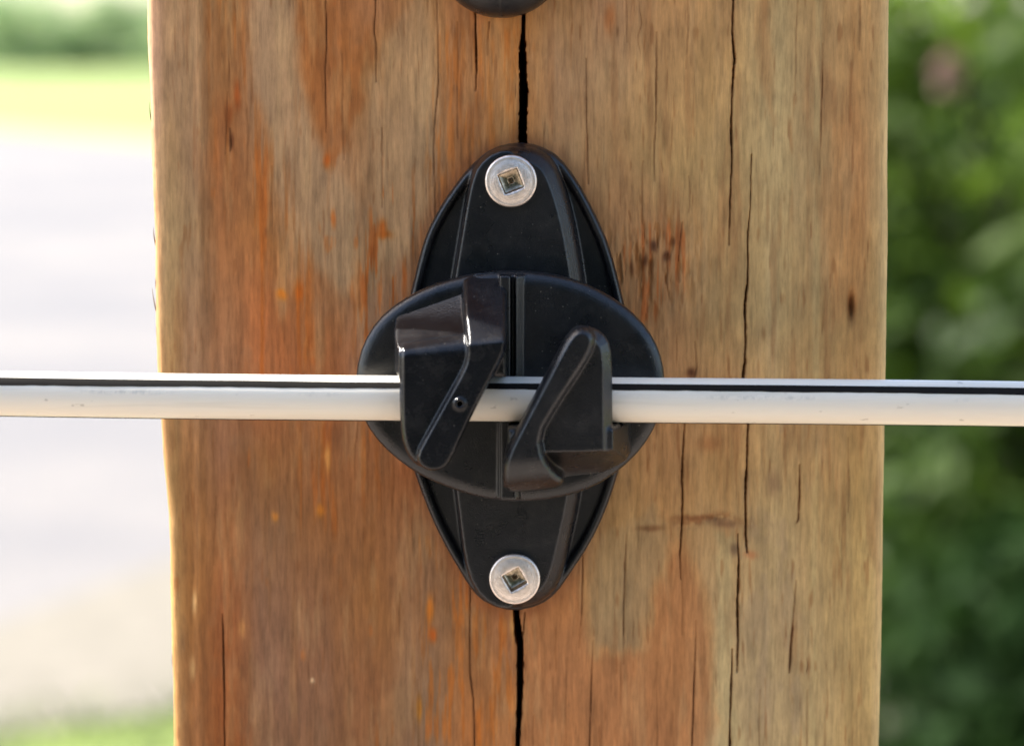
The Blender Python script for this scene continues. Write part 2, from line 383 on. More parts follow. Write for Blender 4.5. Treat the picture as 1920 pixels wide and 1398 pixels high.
    blend(sstep(.74, .88, fnoise(px*.14, py*.016, 99, 2)), '7A4C28', .35)
    # scattered orange resin flecks
    fl = vnoise(px*0.075, py*0.022, 101)*vnoise(px*.03, py*.011, 102)
    blend(sstep(.62, .80, fl)*sstep(1150, 900, px)*sstep(.35, .65, st2), 'B8682A', .55)
    for (fx, fy, sx, sy, hx) in ((612,300,8,14,'B85A14'),(716,425,9,16,'B4580F'),(720,440,14,9,'A8560F'),(516,968,6,9,'D08A3A'),(601,958,7,12,'D28428'),(588,1278,4,5,'EBCDA0'),(806,1140,7,26,'D27C22'),(812,1190,7,14,'BE5A12'),(615,860,6,24,'D9A35A'),(559,545,9,18,'C0600F'),(528,552,9,10,'D0791C'),(430,215,10,26,'8A4A1C'),(445,180,7,30,'A0501C'),(434,265,5,18,'5E3010'),(360,1250,6,22,'D6AE74'),(365,1130,5,22,'D9B47C'),(453,1175,6,16,'C08A50'),(962,1165,5,36,'D9A860'),(787,1330,5,24,'C4801E'),(625,410,5,16,'C06A28'),(1143,35,10,30,'A86A3A'),(1220,990,26,6,'7A5636'),(1305,972,42,6,'7A5030'),(1358,980,24,8,'806045'),(1378,1030,9,12,'6E5A44'),(1408,1040,12,8,'B07A50'),(1340,560,14,40,'A88A5C'),(1225,460,7,12,'4E2C18'),(1250,480,9,10,'4C2A18'),(1210,490,7,14,'5E3418'),(1185,505,5,16,'5A3214'),(1262,455,5,9,'5A3620'),(1297,700,10,10,'4E2A14'),(1330,830,26,16,'9E7248'),(1450,905,14,26,'8E7658'),(700,10,60,60,'A07048')):
        r2 = ((px+jit*.3-fx)/sx)**2+((py+jit*.5-fy)/sy)**2
        blend(np.exp(-r2**1.3), hx, .8)
    blend(torn, '84501F', .6); blend(blot*sstep(.35, .6, fnoise(px*.08, py*.08, 110, 3)), '7A5434', .7)
    # darker brown band around the insulator base, fading out to the right
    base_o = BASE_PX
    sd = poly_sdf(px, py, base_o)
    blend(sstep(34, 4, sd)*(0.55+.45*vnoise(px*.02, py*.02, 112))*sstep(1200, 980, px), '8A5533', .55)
    blend(stain, '5A3618', .8)
    blend(sstep(.0, .2, hair), '6B3E1C', .55)
    # edge light put into the colour as paler arrises
    blend(sstep(34, 4, px-np.interp(py, [p[1] for p in ez], [p[0] for p in ez]))*(.6+.4*vnoise(px*.05, py*.01, 113)), 'C09A74', .2)
    blend(sstep(16, 2, np.interp(py, [p[1] for p in er], [p[0] for p in er])-px), 'CBB080', .6)
    mul = 1+(fnoise(px*.10, py*.012, 115, 3)-.5)*.12+(fnoise(px*.028, py*.016, 118, 4)-.5)*.18
    lum = srgb2lin(np.clip(col*mul[..., None], 0, 1))*WOOD_GAIN
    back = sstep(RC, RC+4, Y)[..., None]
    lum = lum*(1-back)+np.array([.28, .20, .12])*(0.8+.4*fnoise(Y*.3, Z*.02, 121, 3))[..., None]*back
    # move the surface
    nx = np.where(Y < RC+.01, np.clip((cols[None, :, 0]-np.clip(cols[None, :, 0], -HW+RC, HW-RC))/RC, -1, 1), 0); ny = -np.sqrt(np.clip(1-nx**2, 0, 1))
    V = np.stack([X+nx*dsp, Y+ny*dsp, Z], -1)
    verts = V.reshape(-1, 3)*0.001
    i, j = np.meshgrid(np.arange(nr-1), np.arange(nc), indexing='ij'); j2 = (j+1) % nc
    quads = np.stack([i*nc+j, i*nc+j2, (i+1)*nc+j2, (i+1)*nc+j], -1).reshape(-1, 4)
    # top cap (a weathered flat end) as a fan of quads to a centre line is not in view: close with a grid row
    base = Vector((0, 0.0445, GROUND))
    verts = verts-np.array(base)
    root = empty('fence_post', base)
    tag(root, 'weathered square timber post with split grain standing upright behind the black insulator', 'post')
    me = mesh_np('timber', verts, quads)
    a = me.color_attributes.new('grain_colour', 'FLOAT_COLOR', 'POINT')
    rgba = np.ones((len(verts), 4), np.float32); rgba[:, :3] = lum.reshape(-1, 3)
    a.data.foreach_set('color', rgba.ravel())
    obj('timber', me, M_WOOD, root)
    # end grain cap
    cap_z = 0.333-GROUND
    cp = pym('end_grain', [(-.0435, -.0435, cap_z-.002), (.0435, -.0435, cap_z-.002), (.0435, .0435, cap_z-.002), (-.0435, .0435, cap_z-.002),
                           (-.040, -.040, cap_z+.003), (.040, -.040, cap_z+.003), (.040, .040, cap_z+.003), (-.040, .040, cap_z+.003)],
             [(0, 1, 5, 4), (1, 2, 6, 5), (2, 3, 7, 6), (3, 0, 4, 7), (4, 5, 6, 7)])
    n = NT('end_grain_wood'); f = n.noise(60, n.coord(), 5); n.l(n.ramp(f, [(.3, (.12, .09, .06)), (.7, (.24, .19, .13))]), n.b.inputs['Base Color']); n.b.inputs['Roughness'].default_value = .9
    obj('end_grain', cp, n.m, root)
    # splinters standing off the left arris, a small burr at the right
    def splinter(p0, p1, wd):
        a = np.array([*P(*p0, -1.5)]); b = np.array([*P(*p1, -1.5)])
        y0 = 1.5
        vs_ = []
        for k, t_ in enumerate(np.linspace(0, 1, 6)):
            c = a*(1-t_)+b*t_; c[0] -= math.sin(t_*3.1)*.12; r = wd*(1-t_)+.02
            for q in range(5):
                an = q*2*math.pi/5; vs_.append((c[0]+r*math.cos(an), y0-0.3*t_+r*math.sin(an), c[1]))
        fs = [(k*5+q, k*5+(q+1) % 5, (k+1)*5+(q+1) % 5, (k+1)*5+q) for k in range(5) for q in range(5)]
        vs_ = [(x*.001-base.x, y*.001-base.y, z*.001-base.z) for x, y, z in vs_]
        o = obj('splinter', pym('splinter', vs_, fs, True), M_SPL, root)
    ns = NT('splinter_wood'); ns.l(ns.ramp(ns.noise(900, ns.coord((1, 1, .2))), [(.3, (.16, .10, .05)), (.7, (.34, .24, .14))]), ns.b.inputs['Base Color']); M_SPL = ns.m
    splinter((298, 600), (286, 540), .10); splinter((299, 650), (294, 605), .18); splinter((1659, 26), (1664, 4), .45)
    sr = np.random.default_rng(9)
    for k in range(14):
        yy = sr.uniform(20, 1380); lf = k % 2 == 0; xx = np.interp(yy, [p[1] for p in (ez if lf else er)], [p[0] for p in (ez if lf else er)])
        splinter((xx+(2 if lf else -2), yy+sr.uniform(15, 45)), (xx+(-3 if lf else 3), yy), .08+.10*sr.random())

# ---------------------------------------------------------------- implicit surfaces (surface nets)
def smax(a, b, k):
    h = np.maximum(k-np.abs(a-b), 0)/k
    return np.maximum(a, b)+h*h*k*.25
def smin(a, b, k): return -smax(-a, -b, k)
def surface_net(S, org, hstep):
    nx, ny, nz = S.shape; ins = S < 0
    acc = np.zeros((nx-1, ny-1, nz-1, 3), np.float32); cnt = np.zeros((nx-1, ny-1, nz-1), np.float32)
    for ax in range(3):
        o1, o2 = [a for a in range(3) if a != ax]
        for b1 in (0, 1):
            for b2 in (0, 1):
                s0 = [None]*3; s1 = [None]*3
                s0[ax] = slice(0, -1); s1[ax] = slice(1, None)
                for o, b in ((o1, b1), (o2, b2)):
                    s0[o] = s1[o] = slice(b, S.shape[o]-1+b)
                a = S[tuple(s0)]; b = S[tuple(s1)]
                m = (a < 0) != (b < 0)
                t = np.where(m, a/(a-b+1e-12), 0)
                p = [0, 0, 0]; p[o1] = b1; p[o2] = b2
                for q in range(3): acc[..., q] += m*(t if q == ax else p[q])
                cnt += m
    act = cnt > 0
    idx = np.full(act.shape, -1, np.int64); ii = np.argwhere(act); idx[act] = np.arange(len(ii))
    v = ii+acc[act]/cnt[act][:, None]
    v = v*hstep+np.array(org)
    quads = []
    for ax in range(3):
        o1, o2 = [(1, 2), (2, 0), (0, 1)][ax]
        s0 = [slice(1, -1)]*3; s1 = [slice(1, -1)]*3
        s0[ax] = slice(0, -1); s1[ax] = slice(1, None)
        a = ins[tuple(s0)]; b = ins[tuple(s1)]
        e = np.argwhere(a != b); flip = a[tuple(e.T)]
        c = e.copy(); c[:, o1] += 1; c[:, o2] += 1
        def at(d1, d2):
            q = c.copy(); q[:, o1] -= d1; q[:, o2] -= d2; return idx[tuple(q.T)]
        q4 = np.stack([at(1, 1), at(0, 1), at(0, 0), at(1, 0)], 1)
        q4[~flip] = q4[~flip][:, ::-1]
        quads.append(q4)
    quads = np.concatenate(quads); quads = quads[(quads >= 0).all(1)]
    return v, quads

class Vol:
    """sampled block of space; axes x, depth d (towards the camera), z, all in mm"""
    def __init__(s, x0, x1, d0, d1, z0, z1, h):
        s.h = h; s.org = (x0, d0, z0)
        s.x = np.arange(x0, x1, h); s.d = np.arange(d0, d1, h); s.z = np.arange(z0, z1, h)
        s.X, s.Z = np.meshgrid(s.x, s.z, indexing='ij'); s.Dp = s.d[None, :, None]
        s.S = None
    def sdf2(s, pix, d, ch=2):
        pts = np.array([P(a, b, d) for a, b in pix])
        if ch: pts = chaikin(pts, ch)
        return poly_sdf(s.X, s.Z, pts)
    def col(s, p2, top, bot, k=.8, kb=.4):
        top = np.broadcast_to(np.asarray(top, float), s.X.shape); bot = np.broadcast_to(np.asarray(bot, float), s.X.shape)
        gx_, gz_ = np.gradient(top, s.h); n1 = np.sqrt(1+gx_**2+gz_**2)
        a = (s.Dp-top[:, None, :])/n1[:, None, :]; b = bot[:, None, :]-s.Dp
        return smax(smax(np.broadcast_to(p2[:, None, :], a.shape), a, k), b, kb).astype(np.float32)
    def add(s, v, k=.5): s.S = v if s.S is None else smin(s.S, v, k)
    def cut(s, v, k=.3): s.S = smax(s.S, -v, k)
    def mesh(s, name, org):
        v, q = surface_net(s.S, s.org, s.h)
        v = np.stack([v[:, 0], -v[:, 1], v[:, 2]], 1)-np.array(org)
        return mesh_np(name, v, q[:, ::-1])

BASE_PX = [(968,269),(920,284),(880,316),(843,365),(820,402),(802,438),(788,485),(776,536),(750,640),(742,720),(752,800),(787,905),(812,970),(838,1022),(864,1066),(888,1105),(915,1128),(962,1142),(1012,1130),(1042,1108),(1068,1070),(1104,1016),(1132,958),(1155,890),(1180,800),(1190,720),(1182,640),(1166,560),(1140,460),(1112,398),(1082,342),(1048,296),(1012,276)]
H = 0.15
def build_insulator():
    ox, oz = P(960, 706, 0)
    org = np.array([ox, 0, oz])
    root = empty('fence_insulator', org*.001, .001)
    tag(root, 'black plastic fence insulator with two hooks gripping the white cable on the timber post', 'insulator')
    # base plate
    v = Vol(-17, 17, -0.8, 8.2, -31, 31, H)
    al = v.sdf2(BASE_PX, 1.5, 1)-.1
    v.add(v.col(al, 2.2, -.4, .5))
    rim = smax(al, -(al+1.1), .3)
    v.add(v.col(rim, 3.1, -.4, .9), .3)
    hump = [(972,272),(925,278),(893,305),(880,340),(872,380),(862,440),(852,500),(842,560),(838,640),(836,720),(840,800),(848,880),(858,960),(868,1040),(885,1095),(920,1130),(965,1138),(1008,1130),(1038,1108),(1056,1070),(1070,1010),(1084,950),(1094,880),(1106,800),(1110,720),(1106,640),(1098,540),(1088,470),(1074,400),(1058,345),(1040,302),(1010,278)]
    hp = v.sdf2(hump, 3, 1)
    rs = sstep(-1, 1, v.X-P(965, 700, 5)[0]); cw = .35+1.35*rs; sl_ = 3.0-1.9*rs
    top = np.clip(6.4-np.clip(hp+cw, 0, 9)*sl_, -2, 6.4)
    v.add(v.col(hp, top, -.4, .8), .35)
    nx_, nz_ = P(957, 724, 8)
    for (sx, sy) in ((958, 340), (965, 1086)):     # countersunk seats
        a, b = P(sx, sy, 6.4); rr = np.hypot(v.X-a, v.Z-b)-1.6
        v.cut(v.col(rr, 20, 3.0, .2))
    obj('base_plate', v.mesh('base_plate', org), M_PL, root)
    # disc
    disc = [(957,508),(905,511),(858,520),(800,538),(745,568),(706,602),(680,645),(667,695),(668,745),(685,795),(715,835),(755,870),(800,898),(850,918),(900,934),(950,941),(1010,940),(1065,930),(1115,913),(1165,880),(1205,840),(1232,795),(1246,745),(1247,700),(1236,655),(1215,617),(1180,580),(1135,550),(1085,526),(1020,511)]
    v = Vol(-19.5, 19.5, 5.0, 14.2, -17, 14.5, H)
    dp = v.sdf2(disc, 10.6, 1)
    v.add(v.col(dp, 11.4-0.25*sstep(-1.6, 0, dp), 8.6, 1.1, .6))
    lip = smax(dp+.15, -(dp+1.0), .3)
    # neck on the base plate
    rr = np.hypot(v.X-nx_, (v.Z-nz_))-8.5
    v.add(v.col(rr, 10, 5.4, .3), .5)
    # centre bar: right flank chamfered above, left flank below
    bx0 = P(930, 700, 12)[0]; bx1 = P(985, 700, 12)[0]; zc = P(957, 745, 12)[1]
    bar = v.sdf2([(936,516),(985,516),(985,700),(976,936),(928,936),(932,760)], 12, 0)
    xr = P(985, 600, 12)[0]; xl = P(928, 850, 12)[0]
    barh = np.minimum(12.6, np.minimum(11.2+(xr-v.X)*1.2, 11.0+(v.X-xl)*2.6))
    v.add(v.col(bar, barh, 9, .3), .15)
    # narrow slot beside the bar
    sl = v.sdf2([(957,514),(967,514),(966,710),(957,710)], 12.4, 0); v.cut(v.col(sl, 20, 11.3, .1), .2)
    sl = v.sdf2([(932,780),(939,780),(939,938),(932,938)], 12.4, 0); v.cut(v.col(sl, 20, 11.5, .1), .2)
    obj('turning_disc', v.mesh('turning_disc', org), M_PL, root)

    PLT, SPN, DSC, GAP = 19.3, 21.2, 11.3, 17.15
    # left hook, rooted above the cable and pointing down
    v = Vol(-16, 1.2, 10.2, 23.0, -13.5, 14, H)
    z = lambda py, d: P(957, py, d)[1]
    zcr, zro = z(652, PLT), z(562, DSC); zrs = z(528, DSC)        # crease, root line
    zcr_x = zcr+(v.X-P(810, 650, PLT)[0])*0.10; zro_x = zro+(v.X-P(800, 560, DSC)[0])*0.40
    tt = np.clip((zro_x-v.Z)/(zro_x-zcr_x), -.3, 1)
    bow = 1.0*np.sin(np.clip(tt, 0, 1)*math.pi)
    slope = -smax(-(DSC-.3+(PLT-DSC+.3)*np.clip((zro_x-v.Z)/(zro_x-zcr_x), -.3, 2)-bow), -PLT+0*v.X, 1.6)
    zct = z(705, 14.3)                          # top of the cable
    und = np.where(v.Z > zct+.05, 10.4, GAP)
    plate = v.sdf2([(748,640),(800,560),(880,520),(905,560),(900,660),(880,710),(830,800),(797,880),(778,874),(760,850),(751,820),(748,760)], PLT, 1)
    left = P(735, 600, 14)[0]
    v.add(v.col(plate, np.minimum(slope, PLT-1.5*np.clip(plate+.55, 0, 3)), GAP, 0.35, .5))
    root_p = v.sdf2([(737,590),(745,565),(800,540),(870,524),(948,518),(950,700),(750,703),(737,700)], 15, 0)
    xl1, xl2 = P(733, 640, 13)[0], P(749, 640, PLT)[0]
    flare = 12+(v.X-xl1)*(PLT-12)/(xl2-xl1)
    v.add(v.col(root_p, np.minimum(slope-.45, flare), 10.4, .6), .3)
    sp = v.sdf2([(862,522),(950,514),(951,580),(950,652),(932,692),(900,752),(872,808),(848,862),(832,882),(806,886),(784,874),(780,852),(800,815),(832,757),(868,694),(876,668),(872,630),(864,580)], SPN, 1)
    sh = DSC+.4+(SPN-DSC-.4)*np.clip((zrs-v.Z)/(zrs-zcr_x), -.1, 1)+0.25*np.sin(np.clip(tt, 0, 1)*math.pi)
    v.add(v.col(sp, np.minimum(-smax(-sh, -SPN+0*sh, 1.0), sh-1.3*np.clip(sp+.5, 0, 3)), np.where(v.Z > zct+.05, 10.4, GAP), .45, .5), .3)
    a, b = P(862, 757, SPN); r_ = np.hypot(v.X-a, v.Z-b)
    v.add(v.col(r_-.72, SPN+.10, 18, .25), .2); v.cut(v.col(r_-.30, 30, 18.8, .1), .12)
    obj('hook', v.mesh('hook', org), M_PL2, root)
    # right hook, rooted below the cable and pointing up
    v = Vol(-2, 17, 10.2, 23.0, -16, 8.5, H)
    zcr, zro = z(846, PLT), z(912, DSC)
    zcr_x = zcr+(v.X-P(1090, 850, PLT)[0])*0.03; zro_x = zro+(v.X-P(1090, 900, DSC)[0])*0.14
    tt = np.clip((v.Z-zro_x)/(zcr_x-zro_x), -.3, 1)
    slope = np.where(tt > 0, DSC-.1+(PLT-DSC+.1)*np.clip(tt, 0, 1)**1.9, DSC-.1+tt*4)
    zcb = z(791, 14.3)
    plate = v.sdf2([(1150,670),(1141,634),(1112,613),(1082,618),(1060,650),(1030,740),(1000,810),(990,870),(1010,905),(1060,915),(1150,880),(1151,850),(1150,760)], PLT, 1)
    cwp = .45+.75*sstep(8, 10, v.X)
    v.add(v.col(plate, np.minimum(slope, PLT-1.3*np.clip(plate+cwp, 0, 3)), GAP, .35, .5))
    root_p = v.sdf2([(952,795),(1186,793),(1188,856),(1165,878),(1110,912),(1050,932),(950,938)], 15, 0)
    xr1, xr2 = P(1187, 830, 13)[0], P(1149, 830, PLT-.5)[0]
    flare = 11.6+(xr1-v.X)*(PLT-.5-11.6)/(xr1-xr2)
    v.add(v.col(root_p, np.minimum(slope-.45, flare), 10.4, .6), .3)
    sp = v.sdf2([(1118,640),(1108,619),(1086,613),(1066,628),(1045,665),(1012,728),(975,798),(950,848),(943,880),(943,936),(1000,938),(1052,928),(1062,908),(1038,888),(1022,860),(1014,818),(1045,765),(1080,712),(1108,668)], SPN, 1)
    ts = np.clip((v.Z-zro_x+1.0)/(zcr_x-zro_x+1.0), -.1, 1)
    sh = DSC+.4+(SPN-DSC-.4)*np.where(ts > 0, 1-(1-np.clip(ts, 0, 1))**2.3, ts*2.3)
    v.add(v.col(sp, sh-1.2*np.clip(sp+.6, 0, 3), np.where(v.Z < zcb-.05, 10.4, GAP), .45, .5), .3)
    obj('hook', v.mesh('hook', org), M_PL, root)
    for (sx, sy, rot, sd) in ((958, 340, 21, 2.42), (965, 1086, 30, 2.22)):
        screw(sx, sy, 6.4, rot, sd, org, root)
    return root

def screw(sx, sy, d, rot, sd, org, root, name='screw'):
    cx, cz = P(sx, sy, d+1)
    N = 64; rings = []
    def sq(a, s):                 # square with slightly dished sides
        a2 = a-math.radians(rot); q = (a2+math.pi/4) % (math.pi/2)-math.pi/4
        r = s/2/math.cos(q); r *= 1-.05*math.cos(q*4)**2*0
        return r
    prof = [('c', 2.2, -.3), ('c', 3.0, .25), ('c', 3.06, .62), ('c', 2.99, .86), ('c', 2.80, .95), ('c', 2.72, .93), ('c', 2.4, 1.03), ('c', 2.0, 1.10), ('m', 1.75, 1.14), ('s', sd+.22, 1.15), ('s', sd+.06, 1.08), ('s', sd, .98), ('s', sd-.04, .90), ('s', sd-.12, -.35), ('s', sd-.16, -.42), ('s', sd-.22, -.45), ('s', .9, -.50), ('s', .3, -.52)]
    cutk = [q for q, p_ in enumerate(prof) if p_[0] == 's' and p_[1] <= sd][0]
    def build(nm, pr, cap):
        vs_ = []
        for (t, r, h) in pr:
            for k in range(N):
                a = k*2*math.pi/N
                rr = r if t == 'c' else sq(a, r) if t == 's' else (r+sq(a, sd+.4))/2
                if t == 's' and r > sd: rr += .04*math.sin(k*2.7)+.03*math.sin(k*5.1+rot)
                vs_.append((cx+rr*math.cos(a)-org[0], -(d+h)-org[1], cz+rr*math.sin(a)-org[2]))
        fs = [(i*N+k, (i+1)*N+k, (i+1)*N+(k+1) % N, i*N+(k+1) % N) for i in range(len(pr)-1) for k in range(N)]
        if cap: fs.append(tuple((len(pr)-1)*N+k for k in range(N)))
        return pym(nm, vs_, [f[::-1] for f in fs], True)
    o = obj(name, build(name, prof[:cutk+1], False), M_ST, root)
    obj('square_recess', build('square_recess', prof[cutk:], True), M_REC, o)
    # driven shank inside plate and post
    return o

def build_upper_insulator():
    ox, oz = P(940, -300, 0); org = np.array([ox, 0, oz])
    root = empty('fence_insulator', org*.001, .001)
    tag(root, 'rounded lower end of a second black insulator at the top edge of the photo', 'insulator')
    v = Vol(ox-13, ox+13, -.8, 15.5, P(940, 60, 0)[1], P(940, -760, 0)[1], .18)
    z0 = P(940, 32, 3)[1]+8.0; z1 = z0+24
    rr = np.hypot(v.X-ox, v.Z-np.clip(v.Z, z0, z1))
    dome = 7.4*np.sqrt(np.clip(1-(rr/8.6)**2, 0.0, 1))+.6
    v.add(v.col(rr-8.1, dome, -.4, .6))
    seam = v.sdf2([(938,-700),(943,-700),(943,32),(938,32)], 6, 0); v.add(v.col(seam, dome+.10, 1, .08), .08)
    # claw that would hold an upper wire
    z2 = (z0+z1)/2+3
    arm = np.maximum(np.abs(v.X-ox)-3.4, np.abs(v.Z-(z2))-7)
    v.add(v.col(arm, 14.5, 3, 1.0), .5)
    slot = np.hypot(v.Z-(z2), 0*v.X)-3.0
    v.cut(v.col(np.abs(v.Z-z2)-2.9, 12, 9, .5), .3)
    obj('insulator_body', v.mesh('insulator_body', org), M_PL, root)

# ---------------------------------------------------------------- the coated wire
def mat_sheath():
    n = NT('white_sheath'); co = n.coord((1, 1, 1)); cs = n.coord((0.05, 1, 1))
    a = n.noise(90, n.coord((.15, 1, 1)), 4); b = n.noise(500, co, 4)
    base = n.mix((0.83, 0.765, 0.645), (0.74, 0.68, 0.565), n.ramp(a, [(.4, 0.0), (.8, 1.0)]))
    scf = n.noise(420, n.coord((.04, 1, 1)), 5, .7); base = n.mix(base, (.50, .45, .37), n.ramp(scf, [(.52, 0.0), (.72, .45)]))
    spt = n.noise(1300, n.coord((.5, 1, 1)), 2, .5); base = n.mix(base, (.35, .30, .24), n.ramp(spt, [(.70, 0.0), (.76, .5)]))
    # faint rubbed print on the front, a few centimetres long each
    gm = n.n('ShaderNodeNewGeometry'); sx = n.n('ShaderNodeSeparateXYZ'); n.l(gm.outputs['Position'], sx.inputs[0])
    at = n.n('ShaderNodeAttribute', attribute_name='print_band')
    dash = n.noise(1500, n.coord((1, 1, .6)), 3, .7)
    seg = n.noise(55, n.coord((1, .02, .02)), 1)
    m1 = n.n('ShaderNodeMath', operation='MULTIPLY'); n.l(n.ramp(dash, [(.45, 0.0), (.62, 1.0)]), m1.inputs[0]); n.l(n.ramp(seg, [(.5, 0.0), (.6, 1.0)]), m1.inputs[1])
    m2 = n.n('ShaderNodeMath', operation='MULTIPLY'); n.l(m1.outputs[0], m2.inputs[0]); n.l(at.outputs['Fac'], m2.inputs[1])
    m3 = n.n('ShaderNodeMath', operation='MULTIPLY'); n.l(m2.outputs[0], m3.inputs[0]); m3.inputs[1].default_value = .30
    n.l(n.mix(base, (.25, .24, .23), m3.outputs[0]), n.b.inputs['Base Color'])
    n.b.inputs['Roughness'].default_value = .36; n.b.inputs['Subsurface Weight'].default_value = .08
    n.b.inputs['Subsurface Radius'].default_value = (.002, .0015, .001); n.b.inputs['Subsurface Scale'].default_value = .5
    n.l(n.bump(b, .12, .0002, n.bump(a, .15, .0006)), n.b.inputs['Normal'])
    return n.m
def build_cable():
    RAD = 2.62; cd = 11.45+RAD+.05
    pts_px = [(0,737.5),(300,742),(750,746.8),(960,748),(1150,749),(1400,752),(1920,757)]
    cx = np.array([P(a, b, cd)[0] for a, b in pts_px]); cz = np.array([P(a, b, cd)[1] for a, b in pts_px])
    xs = np.concatenate([np.arange(-2600, -70, 40.), np.arange(-70, 70, .5), np.arange(70, 2601, 40.)])
    zl = cz[0]+(cx[0]-xs)*.0035; zr = cz[-1]-(xs-cx[-1])*.0065
    cubic = np.polyfit(cx, cz, 3)
    zc = np.where(xs < cx[0], np.polyval(cubic, cx[0])+(cx[0]-xs)*.004+((cx[0]-xs)/1000)**2*6, np.where(xs > cx[-1], np.polyval(cubic, cx[-1])-(xs-cx[-1])*.008+((xs-cx[-1])/1000)**2*6, np.polyval(cubic, xs)))
    root = empty('coated_fence_wire', (0, -cd*.001, P(960, 748, cd)[1]*.001))
    tag(root, 'white plastic coated fence wire with black stripe running level through the insulator', 'wire')
    org = np.array(root.location)
    xp = 960+xs*15.5*1.04
    wv = (vnoise(xs*.8, xs*0, 200)-.5)*1.2+(vnoise(xs*.15, xs*0, 201)-.5)*2
    hi = 51.5+(vnoise(xs*.1, xs*0, 203)-.5)*1.5
    lo = np.interp(xp, [0, 750, 1920], [28.5, 33.5, 29.5])+wv
    def strip(name, a0, a1, n, rad, mat, band=False):
        t = np.linspace(0, 1, n)[None, :]; A = np.radians(a0[:, None]*(1-t)+a1[:, None]*t)
        rad_ = rad*(1+0.004*(vnoise(xs[:, None]*.3+0*A, A*2+5, 205)-.5))
        V = np.stack([xs[:, None]+0*A, -cd-rad_*np.cos(A), zc[:, None]+rad_*np.sin(A)], -1)
        nr = len(xs); i, j = np.meshgrid(np.arange(nr-1), np.arange(n-1), indexing='ij')
        q = np.stack([i*n+j, (i+1)*n+j, (i+1)*n+j+1, i*n+j+1], -1).reshape(-1, 4)
        me = mesh_np(name, V.reshape(-1, 3)*.001-org, q)
        if band:
            at = me.attributes.new('print_band', 'FLOAT', 'POINT')
            f = np.exp(-((np.degrees(A)-16)/5.5)**2); at.data.foreach_set('value', f.ravel().astype(np.float32))
        return obj(name, me, mat, root)
    Z = np.zeros_like(xs)
    MS = mat_sheath()
    strip('sheath', Z-180, Z+180, 97, RAD, MS, True)
    n = NT('black_conductor'); f = n.noise(700, n.coord((.1, 1, 1)), 3)
    n.l(n.ramp(f, [(.3, (.006, .005, .004)), (.7, (.012, .010, .008))]), n.b.inputs['Base Color']); n.b.inputs['Roughness'].default_value = .7; n.b.inputs['Specular IOR Level'].default_value = .1
    strip('conductor_stripe', lo, hi, 12, RAD+.035, n.m)
    strip('conductor_stripe', Z-92-wv, Z-70-wv*.6, 12, RAD+.035, n.m)
    strip('conductor_stripe', Z+150, Z+172, 12, RAD+.035, n.m)

# ---------------------------------------------------------------- background
def foliage_mesh(name, centers, radii, count, size, seed, squash=1.0, sunlit_top=False):
    r = np.random.default_rng(seed); centers = np.asarray(centers, float); radii = np.asarray(radii, float)
    pr = radii**2; k = r.choice(len(centers), count, p=pr/pr.sum())
    u = r.normal(size=(count, 3)); u /= np.linalg.norm(u, axis=1)[:, None]
    rad = radii[k]*(r.random(count)**.45)
    c = centers[k]+u*rad[:, None]*np.array([1, 1, squash])
    n = u+r.normal(size=(count, 3))*.7+np.array([0, 0, .5]); n /= np.linalg.norm(n, axis=1)[:, None]
    a = r.normal(size=(count, 3)); a -= (a*n).sum(1)[:, None]*n; a /= np.linalg.norm(a, axis=1)[:, None]
    b = np.cross(n, a); s = size*(.6+.8*r.random(count))[:, None]
    V = np.stack([c-a*s, c-a*s*.1+b*s*.42+n*s*.05, c+a*s, c-a*s*.1-b*s*.42+n*s*.05], 1).reshape(-1, 3)
    q = np.arange(count*4).reshape(-1, 4)
    me = mesh_np(name, V, q, False)
    at = me.attributes.new('leaf_tone', 'FLOAT', 'POINT')
    hh = (c[:, 2]-c[:, 2].min())/np.ptp(c[:, 2])
    tone = np.clip((r.random(len(centers))[k]*.6+r.random(count)*.4)*(1 if not sunlit_top else np.clip(hh*1.9-.75, .05, 1.2)), 0, 1)  # sunlit top put into the colour: leaf tone rises with height
    at.data.foreach_set('value', np.repeat(tone, 4).astype(np.float32))
    return me
def mat_leaf(name, c0, c1, trans=.4, spec=.25):
    n = NT(name); at = n.n('ShaderNodeAttribute', attribute_name='leaf_tone')
    col = n.ramp(at.outputs['Fac'], [(0.0, c0), (1.0, c1)]); n.l(col, n.b.inputs['Base Color']); n.b.inputs['Roughness'].default_value = .6; n.b.inputs['Specular IOR Level'].default_value = spec
    tr = n.n('ShaderNodeBsdfTranslucent'); n.l(n.mix(col, (.9, 1.0, .3), .35, 'MIX') if False else col, tr.inputs[0])
    mx = n.n('ShaderNodeMixShader'); mx.inputs[0].default_value = trans
    n.l(n.b.outputs[0], mx.inputs[1]); n.l(tr.outputs[0], mx.inputs[2])
    n.l(mx.outputs[0], n.t.nodes['Material Output'].inputs[0]); return n.m
def mat_simple(name, c0, c1, scale, rough=.85, bump=0, stretch=(1, 1, 1)):
    n = NT(name); f = n.noise(scale, n.coord(stretch), 6, .6)
    n.l(n.ramp(f, [(.3, c0), (.7, c1)]), n.b.inputs['Base Color']); n.b.inputs['Roughness'].default_value = rough
    if bump: n.l(n.bump(f, .6, bump), n.b.inputs['Normal'])
    return n.m
M_BARK = mat_simple('bark', (.05, .035, .025), (.13, .10, .075), 30, .9, .01, (1, 1, .2))
